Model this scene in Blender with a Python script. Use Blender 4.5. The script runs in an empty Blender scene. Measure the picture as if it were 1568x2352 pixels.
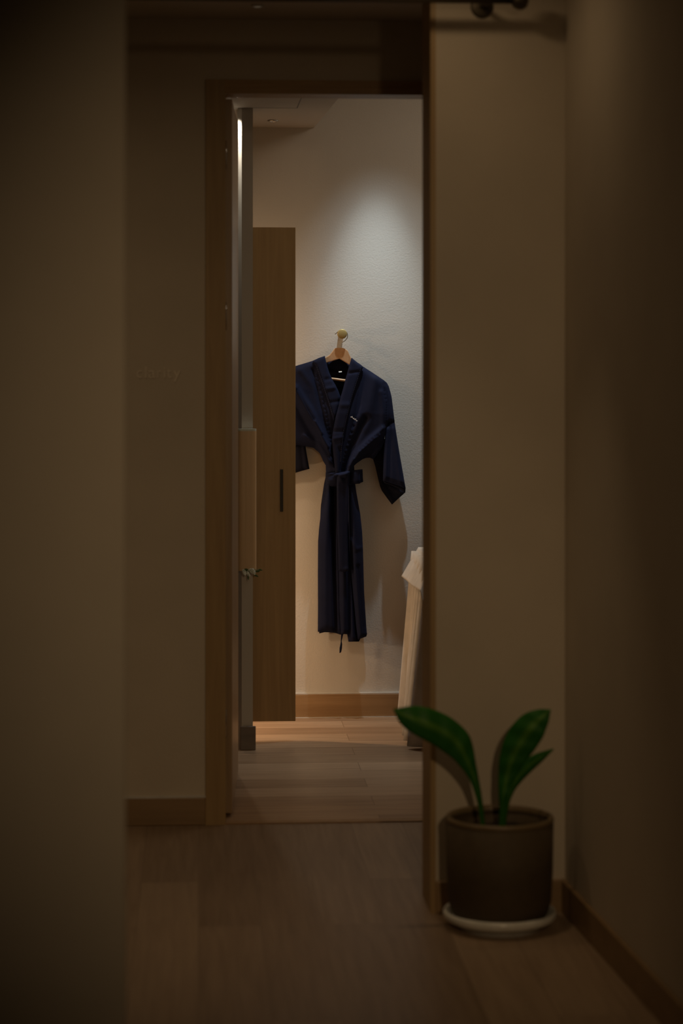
import bpy, bmesh, math, random
from mathutils import Vector, Matrix
from mathutils.geometry import delaunay_2d_cdt

random.seed(7)
S = bpy.context.scene
COL = S.collection

# ------------------------------------------------------------------ camera
F_PX, CX, HY, CAM_H = 5000.0, 784.0, 820.0, 1.47
YAW = math.atan(329.0 / F_PX)
cam_d = bpy.data.cameras.new('camera')
cam = bpy.data.objects.new('camera', cam_d)
COL.objects.link(cam)
cam.location = (0, 0, CAM_H)
cam.rotation_euler = (math.pi / 2, 0, -YAW)
cam_d.sensor_fit = 'HORIZONTAL'
cam_d.sensor_width = 24.0
cam_d.lens = F_PX / 1568.0 * 24.0
cam_d.shift_y = -(1176.0 - HY) / 1568.0
cam_d.clip_start = 0.05
cam_d.clip_end = 60
cam_d.dof.use_dof = True
cam_d.dof.focus_distance = 8.8
cam_d.dof.aperture_fstop = 2.4
S.camera = cam

# ------------------------------------------------------------------ exposure, world
S.view_settings.view_transform = 'Standard'
S.view_settings.look = 'None'
S.view_settings.gamma = 1.0
S.view_settings.use_curve_mapping = False
S.view_settings.exposure = 0.0
W = bpy.data.worlds.new('world')
S.world = W
W.use_nodes = True
W.node_tree.nodes['Background'].inputs[0].default_value = (1.0, 0.75, 0.45, 1)
W.node_tree.nodes['Background'].inputs[1].default_value = 0.0015

WARM = (1.0, 0.69, 0.385)
AMBER = (1.0, 0.68, 0.40)


def lamp(name, kind, loc, energy, color, target=None, **kw):
    d = bpy.data.lights.new(name, kind)
    d.energy = energy
    d.color = color
    for k, v in kw.items():
        setattr(d, k, v)
    o = bpy.data.objects.new(name, d)
    COL.objects.link(o)
    o.location = loc
    if target is not None:
        o.rotation_euler = (Vector(target) - Vector(loc)).to_track_quat('-Z', 'Y').to_euler()
    return o


# cool accent spot on the robe wall, in the raised ceiling
for size_, e_, tgt_ in ((29, 49, (0.71, 8.93, 1.0)), (60, 40, (0.75, 8.55, 0.0))):
    lamp('accent_spot', 'SPOT', (0.74, 8.50, 2.88), e_, (0.80, 0.94, 1.0), tgt_,
         spot_size=math.radians(size_), spot_blend=1.0, shadow_soft_size=0.02)
# warm lamps inside the open wardrobe, one above the other
for z_, e_ in ((0.42, 1.5), (0.78, 1.3), (1.15, 1.1), (1.50, 1.0), (1.84, 1.1)):
    lamp('wardrobe_lamp', 'AREA', (-0.15, 8.54, z_), e_, AMBER, (0.65, 8.68, z_ - 0.75), shape='DISK', size=0.04)
# weak general light of the room
lamp('room_fill', 'AREA', (1.5, 7.9, 2.8), 4.4, (1.0, 0.80, 0.60), (1.4, 7.9, 0), shape='DISK', size=1.0)
# downlight grazing the partition's left face
lamp('grazing_spot', 'SPOT', (0.095, 8.175, 2.40), 9.0, (1.0, 0.9, 0.74), (0.13, 8.175, 0.6),
     spot_size=math.radians(110), spot_blend=0.5, shadow_soft_size=0.012)
# corridor lamps: an added unseen spot above the viewer to brighten the walls, a weak downlight by the plant wall, one in the side passage
lamp('added_front_spot', 'SPOT', (0.8, 0.3, 2.2), 86, WARM, (0.46, 5.3, 0.90),
     spot_size=math.radians(39), spot_blend=1.0, shadow_soft_size=0.06)
lamp('plant_downlight', 'SPOT', (0.50, 5.32, 2.5), 11, WARM, (0.62, 5.36, 0),
     spot_size=math.radians(48), spot_blend=1.0, shadow_soft_size=0.035)
lamp('plant_wall_washer', 'AREA', (0.60, 5.35, 2.5), 0.45, WARM, (0.60, 5.5, 0), shape='DISK', size=0.1)
lamp('passage_downlight', 'SPOT', (0.0, 6.1, 2.5), 8, WARM, (0.0, 6.1, 0),
     spot_size=math.radians(64), spot_blend=1.0, shadow_soft_size=0.05)
lamp('alcove_lamp', 'AREA', (-0.85, 5.8, 2.44), 0.9, WARM, (-0.55, 6.1, 0.0), shape='DISK', size=0.2, spread=math.radians(150))


# ------------------------------------------------------------------ projection helpers (pixel -> point on a real plane)
FWD = Vector((math.sin(YAW), math.cos(YAW), 0))
RGT = Vector((math.cos(YAW), -math.sin(YAW), 0))
CAM = Vector((0, 0, CAM_H))


def ray(px, py):
    return FWD + RGT * ((px - CX) / F_PX) + Vector((0, 0, (HY - py) / F_PX))


def at(px, py, Y):
    r = ray(px, py)
    return CAM + r * (Y / r.y)


def onz(px, py, z):
    r = ray(px, py)
    return CAM + r * ((z - CAM_H) / r.z)


# ------------------------------------------------------------------ materials
MATS = {}


def newmat(name):
    m = bpy.data.materials.new(name)
    m.use_nodes = True
    nt = m.node_tree
    return m, nt, nt.nodes['Principled BSDF']


def N(nt, t, **kw):
    n = nt.nodes.new(t)
    for k, v in kw.items():
        setattr(n, k, v)
    return n


def plain(name, col, rough=0.6, metal=0.0, noise=0.06, scale=30, emit=0.0, bump=0.0, bscale=200, spec=None, sheen=0.0):
    m, nt, b = newmat(name)
    tc = N(nt, 'ShaderNodeTexCoord')
    no = N(nt, 'ShaderNodeTexNoise')
    no.inputs['Scale'].default_value = scale
    no.inputs['Detail'].default_value = 4
    nt.links.new(tc.outputs['Object'], no.inputs['Vector'])
    cr = N(nt, 'ShaderNodeValToRGB')
    cr.color_ramp.elements[0].position = 0.3
    cr.color_ramp.elements[1].position = 0.7
    cr.color_ramp.elements[0].color = tuple(c * (1 - noise) for c in col) + (1,)
    cr.color_ramp.elements[1].color = tuple(min(1, c * (1 + noise)) for c in col) + (1,)
    nt.links.new(no.outputs['Fac'], cr.inputs[0])
    nt.links.new(cr.outputs[0], b.inputs['Base Color'])
    b.inputs['Roughness'].default_value = rough
    b.inputs['Metallic'].default_value = metal
    if spec is not None:
        b.inputs['Specular IOR Level'].default_value = spec
    if sheen:
        b.inputs['Sheen Weight'].default_value = sheen
        b.inputs['Sheen Roughness'].default_value = 0.5
    if emit:
        nt.links.new(cr.outputs[0], b.inputs['Emission Color'])
        b.inputs['Emission Strength'].default_value = emit
    if bump:
        n2 = N(nt, 'ShaderNodeTexNoise')
        n2.inputs['Scale'].default_value = bscale
        n2.inputs['Detail'].default_value = 3
        nt.links.new(tc.outputs['Object'], n2.inputs['Vector'])
        bp = N(nt, 'ShaderNodeBump')
        bp.inputs['Strength'].default_value = bump
        bp.inputs['Distance'].default_value = 0.004
        nt.links.new(n2.outputs['Fac'], bp.inputs['Height'])
        nt.links.new(bp.outputs[0], b.inputs['Normal'])
    return m


def wood(name, c1, c2, scale=(40, 40, 2.2), rough=0.5, fine=8):
    """long grain along the axis with the small scale"""
    m, nt, b = newmat(name)
    tc = N(nt, 'ShaderNodeTexCoord')
    mp = N(nt, 'ShaderNodeMapping')
    mp.inputs['Scale'].default_value = scale
    nt.links.new(tc.outputs['Object'], mp.inputs['Vector'])
    no = N(nt, 'ShaderNodeTexNoise')
    no.inputs['Scale'].default_value = 1.0
    no.inputs['Detail'].default_value = fine
    no.inputs['Roughness'].default_value = 0.6
    no.inputs['Distortion'].default_value = 0.6
    nt.links.new(mp.outputs[0], no.inputs['Vector'])
    cr = N(nt, 'ShaderNodeValToRGB')
    cr.color_ramp.elements[0].position = 0.3
    cr.color_ramp.elements[1].position = 0.72
    cr.color_ramp.elements[0].color = c1 + (1,)
    cr.color_ramp.elements[1].color = c2 + (1,)
    nt.links.new(no.outputs['Fac'], cr.inputs[0])
    nt.links.new(cr.outputs[0], b.inputs['Base Color'])
    b.inputs['Roughness'].default_value = rough
    bp = N(nt, 'ShaderNodeBump')
    bp.inputs['Strength'].default_value = 0.08
    bp.inputs['Distance'].default_value = 0.002
    nt.links.new(no.outputs['Fac'], bp.inputs['Height'])
    nt.links.new(bp.outputs[0], b.inputs['Normal'])
    return m


def planks(name, along, length, width, c1, c2, gap, rough=0.45, seed=0.0):
    """floor boards; along = 'X' or 'Y' is the length direction"""
    m, nt, b = newmat(name)
    tc = N(nt, 'ShaderNodeTexCoord')
    mp = N(nt, 'ShaderNodeMapping')
    mp.inputs['Location'].default_value = (seed, seed * 0.37, 0)
    if along == 'Y':
        mp.inputs['Rotation'].default_value = (0, 0, math.pi / 2)
    nt.links.new(tc.outputs['Object'], mp.inputs['Vector'])
    br = N(nt, 'ShaderNodeTexBrick')
    br.offset = 0.37
    br.inputs['Scale'].default_value = 1.0
    br.inputs['Brick Width'].default_value = length
    br.inputs['Row Height'].default_value = width
    br.inputs['Mortar Size'].default_value = 0.0012
    br.inputs['Mortar Smooth'].default_value = 0.3
    br.inputs['Color1'].default_value = (0, 0, 0, 1)
    br.inputs['Color2'].default_value = (1, 1, 1, 1)
    br.inputs['Mortar'].default_value = (0.5, 0.5, 0.5, 1)
    nt.links.new(mp.outputs[0], br.inputs['Vector'])
    m2 = N(nt, 'ShaderNodeMapping')
    m2.inputs['Scale'].default_value = (3.0, 55, 1)
    nt.links.new(mp.outputs[0], m2.inputs['Vector'])
    ad = N(nt, 'ShaderNodeVectorMath', operation='ADD')
    nt.links.new(m2.outputs[0], ad.inputs[0])
    sc = N(nt, 'ShaderNodeVectorMath', operation='SCALE')
    sc.inputs['Scale'].default_value = 9.0
    nt.links.new(br.outputs['Color'], sc.inputs[0])
    nt.links.new(sc.outputs[0], ad.inputs[1])
    no = N(nt, 'ShaderNodeTexNoise')
    no.inputs['Scale'].default_value = 1.0
    no.inputs['Detail'].default_value = 7
    no.inputs['Distortion'].default_value = 0.5
    nt.links.new(ad.outputs[0], no.inputs['Vector'])
    mx = N(nt, 'ShaderNodeMix', data_type='FLOAT')
    mx.inputs['Factor'].default_value = 0.35
    nt.links.new(no.outputs['Fac'], mx.inputs['A'])
    nt.links.new(br.outputs['Color'], mx.inputs['B'])
    cr = N(nt, 'ShaderNodeValToRGB')
    cr.color_ramp.elements[0].position = 0.2
    cr.color_ramp.elements[1].position = 0.75
    cr.color_ramp.elements[0].color = c1 + (1,)
    cr.color_ramp.elements[1].color = c2 + (1,)
    nt.links.new(mx.outputs['Result'], cr.inputs[0])
    mc = N(nt, 'ShaderNodeMix', data_type='RGBA')
    nt.links.new(br.outputs['Fac'], mc.inputs['Factor'])
    nt.links.new(cr.outputs[0], mc.inputs['A'])
    mc.inputs['B'].default_value = gap + (1,)
    nt.links.new(mc.outputs['Result'], b.inputs['Base Color'])
    b.inputs['Roughness'].default_value = rough
    bp = N(nt, 'ShaderNodeBump', invert=True)
    bp.inputs['Strength'].default_value = 0.25
    bp.inputs['Distance'].default_value = 0.002
    nt.links.new(br.outputs['Fac'], bp.inputs['Height'])
    nt.links.new(bp.outputs[0], b.inputs['Normal'])
    return m


def fabric(name, col, weave=900, rough=0.85, sheen=0.25, bump=0.25):
    m, nt, b = newmat(name)
    tc = N(nt, 'ShaderNodeTexCoord')
    no = N(nt, 'ShaderNodeTexNoise')
    no.inputs['Scale'].default_value = 14
    no.inputs['Detail'].default_value = 5
    nt.links.new(tc.outputs['Object'], no.inputs['Vector'])
    cr = N(nt, 'ShaderNodeValToRGB')
    cr.color_ramp.elements[0].position = 0.3
    cr.color_ramp.elements[1].position = 0.7
    cr.color_ramp.elements[0].color = tuple(c * 0.88 for c in col) + (1,)
    cr.color_ramp.elements[1].color = tuple(min(1, c * 1.1) for c in col) + (1,)
    nt.links.new(no.outputs['Fac'], cr.inputs[0])
    nt.links.new(cr.outputs[0], b.inputs['Base Color'])
    wv = N(nt, 'ShaderNodeTexWave')
    wv.inputs['Scale'].default_value = weave
    wv.inputs['Distortion'].default_value = 1.0
    nt.links.new(tc.outputs['Object'], wv.inputs['Vector'])
    n2 = N(nt, 'ShaderNodeTexNoise')
    n2.inputs['Scale'].default_value = 60
    n2.inputs['Detail'].default_value = 4
    nt.links.new(tc.outputs['Object'], n2.inputs['Vector'])
    ma = N(nt, 'ShaderNodeMath', operation='MULTIPLY_ADD')
    nt.links.new(wv.outputs['Fac'], ma.inputs[0])
    ma.inputs[1].default_value = 0.15
    nt.links.new(n2.outputs['Fac'], ma.inputs[2])
    bp = N(nt, 'ShaderNodeBump')
    bp.inputs['Strength'].default_value = bump
    bp.inputs['Distance'].default_value = 0.003
    nt.links.new(ma.outputs[0], bp.inputs['Height'])
    nt.links.new(bp.outputs[0], b.inputs['Normal'])
    b.inputs['Roughness'].default_value = rough
    b.inputs['Specular IOR Level'].default_value = 0.25
    b.inputs['Sheen Weight'].default_value = sheen
    b.inputs['Sheen Roughness'].default_value = 0.4
    b.inputs['Sheen Tint'].default_value = tuple(min(1, c * 8) for c in col) + (1,)
    return m


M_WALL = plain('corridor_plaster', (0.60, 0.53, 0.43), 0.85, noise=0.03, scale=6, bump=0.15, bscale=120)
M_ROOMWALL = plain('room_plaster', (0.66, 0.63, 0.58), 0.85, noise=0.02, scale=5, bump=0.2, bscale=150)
M_CEIL = plain('ceiling_paint', (0.58, 0.53, 0.46), 0.9, noise=0.02, scale=4)
M_PIER = plain('partition_paint', (0.57, 0.54, 0.49), 0.8, noise=0.02, scale=6)
M_CASING = wood('casing_oak', (0.33, 0.21, 0.09), (0.43, 0.29, 0.13), (45, 45, 3))
M_HEADCAS = wood('head_casing_oak', (0.30, 0.17, 0.06), (0.42, 0.26, 0.10), (3, 45, 45))
M_DOOR = wood('door_veneer', (0.34, 0.23, 0.13), (0.46, 0.33, 0.20), (30, 30, 1.6), rough=0.35)
M_WARD = wood('wardrobe_oak', (0.37, 0.235, 0.10), (0.48, 0.32, 0.145), (38, 38, 1.4), rough=0.5)
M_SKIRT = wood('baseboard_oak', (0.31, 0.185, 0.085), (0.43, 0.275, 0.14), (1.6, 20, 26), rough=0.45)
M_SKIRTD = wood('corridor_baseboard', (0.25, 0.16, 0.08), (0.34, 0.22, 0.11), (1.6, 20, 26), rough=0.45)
M_GREYSKIRT = wood('grey_baseboard', (0.16, 0.13, 0.11), (0.22, 0.18, 0.15), (4, 20, 26), rough=0.5)
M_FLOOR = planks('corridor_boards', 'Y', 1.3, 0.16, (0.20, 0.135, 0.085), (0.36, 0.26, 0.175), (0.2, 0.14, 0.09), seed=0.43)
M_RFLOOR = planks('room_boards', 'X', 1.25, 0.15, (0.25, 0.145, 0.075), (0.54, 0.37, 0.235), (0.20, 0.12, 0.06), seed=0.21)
M_NAVY = fabric('navy_cotton', (0.0052, 0.0078, 0.030), sheen=0.08)
M_NAVYIN = fabric('navy_lining', (0.006, 0.007, 0.02), sheen=0.05)
M_STITCH = plain('navy_thread', (0.008, 0.009, 0.03), 0.7)
M_WHITETHREAD = plain('white_thread', (0.75, 0.72, 0.70), 0.6)
M_LABEL = plain('label_white', (0.8, 0.8, 0.78), 0.6)
M_HANGER = wood('hanger_beech', (0.50, 0.27, 0.13), (0.66, 0.40, 0.22), (50, 50, 30), rough=0.4)
M_BAR = wood('hanger_bar_beech', (0.62, 0.36, 0.18), (0.74, 0.46, 0.25), (8, 60, 60), rough=0.35)
M_BRASS = plain('brass', (0.46, 0.34, 0.13), 0.5, metal=0.35, noise=0.05)
M_CHROME = plain('chrome', (0.7, 0.68, 0.64), 0.18, metal=1.0, noise=0.02)
M_DARKMETAL = plain('dark_bronze', (0.07, 0.055, 0.035), 0.45, metal=0.6)
M_SLOT = plain('black_pull', (0.02, 0.016, 0.01), 0.5)
M_POT = plain('shaded_taupe_clay', (0.075, 0.052, 0.026), 0.7, noise=0.08, scale=40, bump=0.1)  # taupe darkened in the colour to stand for the pot's unlit side
M_POTRIM = plain('glazed_rim', (0.16, 0.115, 0.06), 0.4)
M_SOIL = plain('soil', (0.02, 0.013, 0.008), 0.95, noise=0.5, scale=90, bump=1.0, bscale=120)
M_CERAMIC = plain('white_ceramic', (0.75, 0.76, 0.72), 0.22)
M_LINEN = fabric('white_linen', (0.52, 0.47, 0.41), weave=500, sheen=0.1, bump=0.15)
M_BEDWOOD = wood('bed_wood', (0.28, 0.16, 0.07), (0.40, 0.25, 0.12), (30, 30, 4))
M_TAN = wood('tan_wood', (0.62, 0.43, 0.24), (0.74, 0.54, 0.33), (60, 60, 1.5), rough=0.45)
M_GLASSRIM = plain('pale_glass_rim', (0.62, 0.68, 0.62), 0.15)
M_PETAL = plain('white_petal', (0.84, 0.92, 0.86), 0.6)
M_SPRIG = plain('sprig_green', (0.10, 0.17, 0.06), 0.6)
M_LETTER = plain('lettering_paint', (0.72, 0.64, 0.525), 0.5)
M_LENS = plain('lamp_lens', (0.9, 0.75, 0.55), 0.3, emit=0.6)
M_LENSC = plain('lamp_lens_off', (0.55, 0.55, 0.55), 0.2)
M_TRIMW = plain('white_trim', (0.62, 0.60, 0.56), 0.4)

# leaf: pale band along the midrib, from the UV across the blade
M_LEAF, nt, b = newmat('leaf_green')
uvn = N(nt, 'ShaderNodeUVMap')
sp = N(nt, 'ShaderNodeSeparateXYZ')
nt.links.new(uvn.outputs[0], sp.inputs[0])
ad = N(nt, 'ShaderNodeMath', operation='SUBTRACT')
nt.links.new(sp.outputs['X'], ad.inputs[0])
ad.inputs[1].default_value = 0.5
ab = N(nt, 'ShaderNodeMath', operation='ABSOLUTE')
nt.links.new(ad.outputs[0], ab.inputs[0])
nz = N(nt, 'ShaderNodeTexNoise')
nz.inputs['Scale'].default_value = 9
nz.inputs['Detail'].default_value = 3
mpp = N(nt, 'ShaderNodeMapping')
mpp.inputs['Scale'].default_value = (3.0, 0.8, 1)
nt.links.new(uvn.outputs[0], mpp.inputs['Vector'])
nt.links.new(mpp.outputs[0], nz.inputs['Vector'])
m3 = N(nt, 'ShaderNodeMath', operation='MULTIPLY_ADD')
nt.links.new(nz.outputs['Fac'], m3.inputs[0])
m3.inputs[1].default_value = 0.28
nt.links.new(ab.outputs[0], m3.inputs[2])
rp = N(nt, 'ShaderNodeValToRGB')
rp.color_ramp.elements[0].position = 0.12
rp.color_ramp.elements[0].color = (0.09, 0.24, 0.02, 1)
rp.color_ramp.elements[1].position = 0.30
rp.color_ramp.elements[1].color = (0.019, 0.13, 0.010, 1)
nt.links.new(m3.outputs[0], rp.inputs[0])
nt.links.new(rp.outputs[0], b.inputs['Base Color'])
b.inputs['Roughness'].default_value = 0.5
b.inputs['Specular IOR Level'].default_value = 0.3


# ------------------------------------------------------------------ object helpers
def world_loc(o):
    l = Vector((0, 0, 0))
    while o is not None:
        l += o.location
        o = o.parent
    return l


def obj(name, verts, faces, mat, parent=None, smooth=False, kind=None, loc=None, uvs=None):
    base = world_loc(parent) if parent else Vector(loc if loc is not None else (0, 0, 0))
    me = bpy.data.meshes.new(name)
    me.from_pydata([tuple(Vector(v) - base) for v in verts], [], faces)
    me.materials.append(mat)
    if uvs:
        ul = me.uv_layers.new(name='UVMap')
        for lp in me.loops:
            ul.data[lp.index].uv = uvs[lp.vertex_index]
    bm = bmesh.new()
    bm.from_mesh(me)
    bmesh.ops.recalc_face_normals(bm, faces=bm.faces)
    bm.to_mesh(me)
    bm.free()
    if smooth:
        for p in me.polygons:
            p.use_smooth = True
    o = bpy.data.objects.new(name, me)
    COL.objects.link(o)
    if parent:
        o.parent = parent
    else:
        o.location = base
    if kind:
        o['kind'] = kind
    return o


def tag(o, label, cat, group=None):
    o['label'] = label
    o['category'] = cat
    if group:
        o['group'] = group
    return o


def thing(name, label, cat, loc, group=None):
    o = bpy.data.objects.new(name, None)
    o.empty_display_size = 0.05
    COL.objects.link(o)
    o.location = loc
    return tag(o, label, cat, group)


class MB:
    def __init__(s):
        s.v, s.f = [], []

    def add(s, v, f):
        n = len(s.v)
        s.v += [Vector(p) for p in v]
        s.f += [tuple(i + n for i in q) for q in f]
        return s

    def box(s, x0, x1, y0, y1, z0, z1):
        return s.add([(x0, y0, z0), (x1, y0, z0), (x1, y1, z0), (x0, y1, z0),
                      (x0, y0, z1), (x1, y0, z1), (x1, y1, z1), (x0, y1, z1)],
                     [(0, 3, 2, 1), (4, 5, 6, 7), (0, 1, 5, 4), (1, 2, 6, 5), (2, 3, 7, 6), (3, 0, 4, 7)])

    def prism(s, pts, a, b_):
        """pts: list of points, a/b_: offsets (vectors) of the two end copies"""
        n = len(pts)
        v = [Vector(p) + Vector(a) for p in pts] + [Vector(p) + Vector(b_) for p in pts]
        f = [tuple(range(n)), tuple(range(2 * n - 1, n - 1, -1))]
        f += [(i, (i + 1) % n, n + (i + 1) % n, n + i) for i in range(n)]
        return s.add(v, f)

    def lathe(s, c, prof, seg=48, cap0=True, cap1=True):
        c = Vector(c)
        v, f = [], []
        for r, z in prof:
            for k in range(seg):
                t = 2 * math.pi * k / seg
                v.append(c + Vector((r * math.cos(t), r * math.sin(t), z)))
        for i in range(len(prof) - 1):
            for k in range(seg):
                f.append((i * seg + k, i * seg + (k + 1) % seg, (i + 1) * seg + (k + 1) % seg, (i + 1) * seg + k))
        if cap0:
            f.append(tuple(range(seg)))
        if cap1:
            f.append(tuple((len(prof) - 1) * seg + k for k in range(seg)))
        return s.add(v, f)

    def tube(s, pts, r, seg=10, flat=1.0, up=None):
        pts = [Vector(p) for p in pts]
        v, f = [], []
        n = len(pts)
        rr = r if isinstance(r, (list, tuple)) else [r] * n
        for i, p in enumerate(pts):
            t = (pts[min(i + 1, n - 1)] - pts[max(i - 1, 0)]).normalized()
            u = Vector(up) if up else (Vector((0, 1, 0)) if abs(t.y) < 0.9 else Vector((1, 0, 0)))
            a = t.cross(u).normalized()
            b_ = a.cross(t).normalized()
            for k in range(seg):
                q = 2 * math.pi * k / seg
                v.append(p + a * (rr[i] * math.cos(q)) + b_ * (rr[i] * flat * math.sin(q)))
        for i in range(n - 1):
            for k in range(seg):
                f.append((i * seg + k, i * seg + (k + 1) % seg, (i + 1) * seg + (k + 1) % seg, (i + 1) * seg + k))
        f.append(tuple(range(seg)))
        f.append(tuple((n - 1) * seg + k for k in range(seg)))
        return s.add(v, f)

    def disc_axis(s, c, axis, prof, seg=40):
        """lathe about an arbitrary axis: prof = (radius, distance along axis)"""
        c = Vector(c)
        q = Vector((0, 0, 1)).rotation_difference(Vector(axis).normalized())
        tmp = MB().lathe((0, 0, 0), prof, seg)
        return s.add([c + q @ p for p in tmp.v], tmp.f)

    def build(s, name, mat, parent=None, smooth=False, kind=None, loc=None, bevel=0.0, auto=None):
        o = obj(name, s.v, s.f, mat, parent, smooth, kind, loc)
        if bevel:
            m = o.modifiers.new('bevel', 'BEVEL')
            m.width = bevel
            m.segments = 3
            m.limit_method = 'ANGLE'
        return o


def smooth_path(pts, n=6):
    """Catmull-Rom through points of any dimension"""
    P = [Vector(p) for p in pts]
    P = [P[0] * 2 - P[1]] + P + [P[-1] * 2 - P[-2]]
    out = []
    for i in range(1, len(P) - 2):
        for k in range(n):
            t = k / n
            a, b_, c, d = P[i - 1], P[i], P[i + 1], P[i + 2]
            out.append(0.5 * ((2 * b_) + (c - a) * t + (2 * a - 5 * b_ + 4 * c - d) * t * t + (3 * b_ - a - 3 * c + d) * t ** 3))
    out.append(P[-2])
    return out


# ------------------------------------------------------------------ key planes
Y_END = onz(500, 1893, 0).y          # corridor end wall, front face
Y_BACK = onz(800, 1646.5, 0).y       # back wall of the room
Y_PIER = onz(570, 1722, 0).y         # white partition
Y_POTW = onz(1150, 2095, 0).y        # wall behind the plant
Y_NEAR = 4.0                         # near left wall
CEIL = at(600, 45, Y_END).z
SOFF = at(640, 293, Y_BACK).z
HIGH = 2.92
Y_ENDB = Y_END + 0.10
NB = MB

# ------------------------------------------------------------------ setting
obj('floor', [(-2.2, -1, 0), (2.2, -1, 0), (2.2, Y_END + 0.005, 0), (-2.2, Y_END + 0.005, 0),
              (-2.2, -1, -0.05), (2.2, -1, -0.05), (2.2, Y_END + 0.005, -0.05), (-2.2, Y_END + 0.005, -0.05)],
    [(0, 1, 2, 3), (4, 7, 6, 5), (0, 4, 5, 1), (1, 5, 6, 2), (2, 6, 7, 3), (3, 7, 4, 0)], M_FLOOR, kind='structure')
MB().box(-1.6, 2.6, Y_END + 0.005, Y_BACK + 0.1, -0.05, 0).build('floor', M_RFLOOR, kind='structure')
ox0, ox1 = at(515, 1000, Y_END).x, at(515, 1000, Y_END).x + 0.93
OZ = at(600, 222, Y_ENDB).z
w = MB()
w.box(-2.2, ox0, Y_END, Y_ENDB, 0, CEIL + 0.4).box(ox1, 2.2, Y_END, Y_ENDB, 0, CEIL + 0.4).box(ox0, ox1, Y_END, Y_ENDB, OZ, CEIL + 0.4)
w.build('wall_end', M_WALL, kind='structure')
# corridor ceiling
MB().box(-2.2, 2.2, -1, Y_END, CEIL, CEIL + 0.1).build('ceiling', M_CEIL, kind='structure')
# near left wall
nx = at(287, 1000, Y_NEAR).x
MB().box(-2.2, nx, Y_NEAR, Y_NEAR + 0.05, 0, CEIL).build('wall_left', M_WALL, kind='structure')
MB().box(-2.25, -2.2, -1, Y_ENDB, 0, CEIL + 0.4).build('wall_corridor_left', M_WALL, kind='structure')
# wall behind the plant, with oak lined end
px0 = at(1000, 1000, Y_POTW).x
Y_PB = onz(979, 2070, 0).y
cxr, cyr = at(1297, 1000, Y_POTW).x, Y_POTW
MB().box(px0, cxr + 0.5, Y_POTW, Y_POTW + 0.20, 0, CEIL).build('wall_plant', M_WALL, kind='structure')
MB().box(px0 - 0.014, px0, Y_POTW - 0.004, Y_POTW + 0.204, 0, CEIL).build('trim_1', M_CASING, kind='structure')
# right wall, slightly out of square, running towards the viewer
p_far = Vector((cxr, cyr, 0))
q = onz(1530, 2352, 0)
dirv = Vector((q.x - cxr, q.y - cyr, 0)).normalized()
p_near = p_far + dirv * 6.8
nrm = Vector((-dirv.y, dirv.x, 0))
if nrm.x > 0:
    nrm = -nrm
o_ = -nrm * 0.15
MB().prism([p_far, p_near, p_near + o_, p_far + o_], (0, 0, 0), (0, 0, CEIL)).build('wall_right', M_WALL, kind='structure')
MB().box(-2.25, 2.6, -1.05, -1, 0, CEIL).build('wall_behind', M_WALL, kind='structure')
# baseboards
bz = 0.086
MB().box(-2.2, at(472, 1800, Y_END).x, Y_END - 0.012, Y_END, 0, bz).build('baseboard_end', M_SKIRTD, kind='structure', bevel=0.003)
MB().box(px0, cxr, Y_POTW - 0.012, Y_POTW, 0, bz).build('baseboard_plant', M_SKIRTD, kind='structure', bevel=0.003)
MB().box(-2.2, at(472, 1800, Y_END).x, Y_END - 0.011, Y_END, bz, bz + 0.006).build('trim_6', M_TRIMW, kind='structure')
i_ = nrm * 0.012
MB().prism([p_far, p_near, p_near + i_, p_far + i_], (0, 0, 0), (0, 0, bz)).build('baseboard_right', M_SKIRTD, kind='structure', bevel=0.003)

# door frame (casing + jamb) : trim
cx0 = at(472, 1000, Y_END).x
hz1 = at(600, 183, Y_END - 0.012).z
w = MB().box(cx0, ox0, Y_END - 0.012, Y_END, 0, hz1).box(ox0, ox0 + 0.004, Y_END - 0.012, Y_ENDB, 0, OZ)
w.box(ox1, ox1 + 0.06, Y_END - 0.012, Y_END, 0, hz1).box(ox1 - 0.004, ox1, Y_END - 0.012, Y_ENDB, 0, OZ)
w.build('trim_2', M_CASING, kind='structure')
MB().box(ox0, ox1, Y_END - 0.0121, Y_ENDB, OZ - 0.004, OZ).box(ox0, ox1, Y_END - 0.012, Y_END, OZ, hz1).build('trim_3', M_HEADCAS, kind='structure')
MB().box(ox0 + 0.004, ox1 - 0.004, Y_END - 0.01, Y_END + 0.03, 0, 0.004).build('trim_4', M_BEDWOOD, kind='structure')

# open door leaf
YD0 = Y_ENDB + 0.004
a0 = at(533, 1880, YD0)
a1 = onz(547, 1770, 0.012)
dv = Vector((a1.x - a0.x, a1.y - a0.y, 0)).normalized()
dn = Vector((-dv.y, dv.x, 0))
L = Vector((a1.x - a0.x, a1.y - a0.y, 0)).length
d0 = Vector((a0.x, a0.y, 0.012))
d1 = d0 + dv * L
th = dn * 0.040
door = MB().prism([d0, d1, d1 + th, d0 + th], (0, 0, 0), (0, 0, OZ - 0.02)).build('door_1', M_DOOR, kind='structure', loc=(d0.x, d0.y, 0.012), bevel=0.002)
for hzc in (2.115, 1.60, 0.30):
    hp = Vector((at(517.5, 360, YD0).x, YD0, hzc))
    MB().tube([hp + Vector((0, -0.006, -0.045)), hp + Vector((0, -0.006, 0.045))], 0.004, 12).build('hinge', M_CHROME, door, smooth=True)

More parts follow.
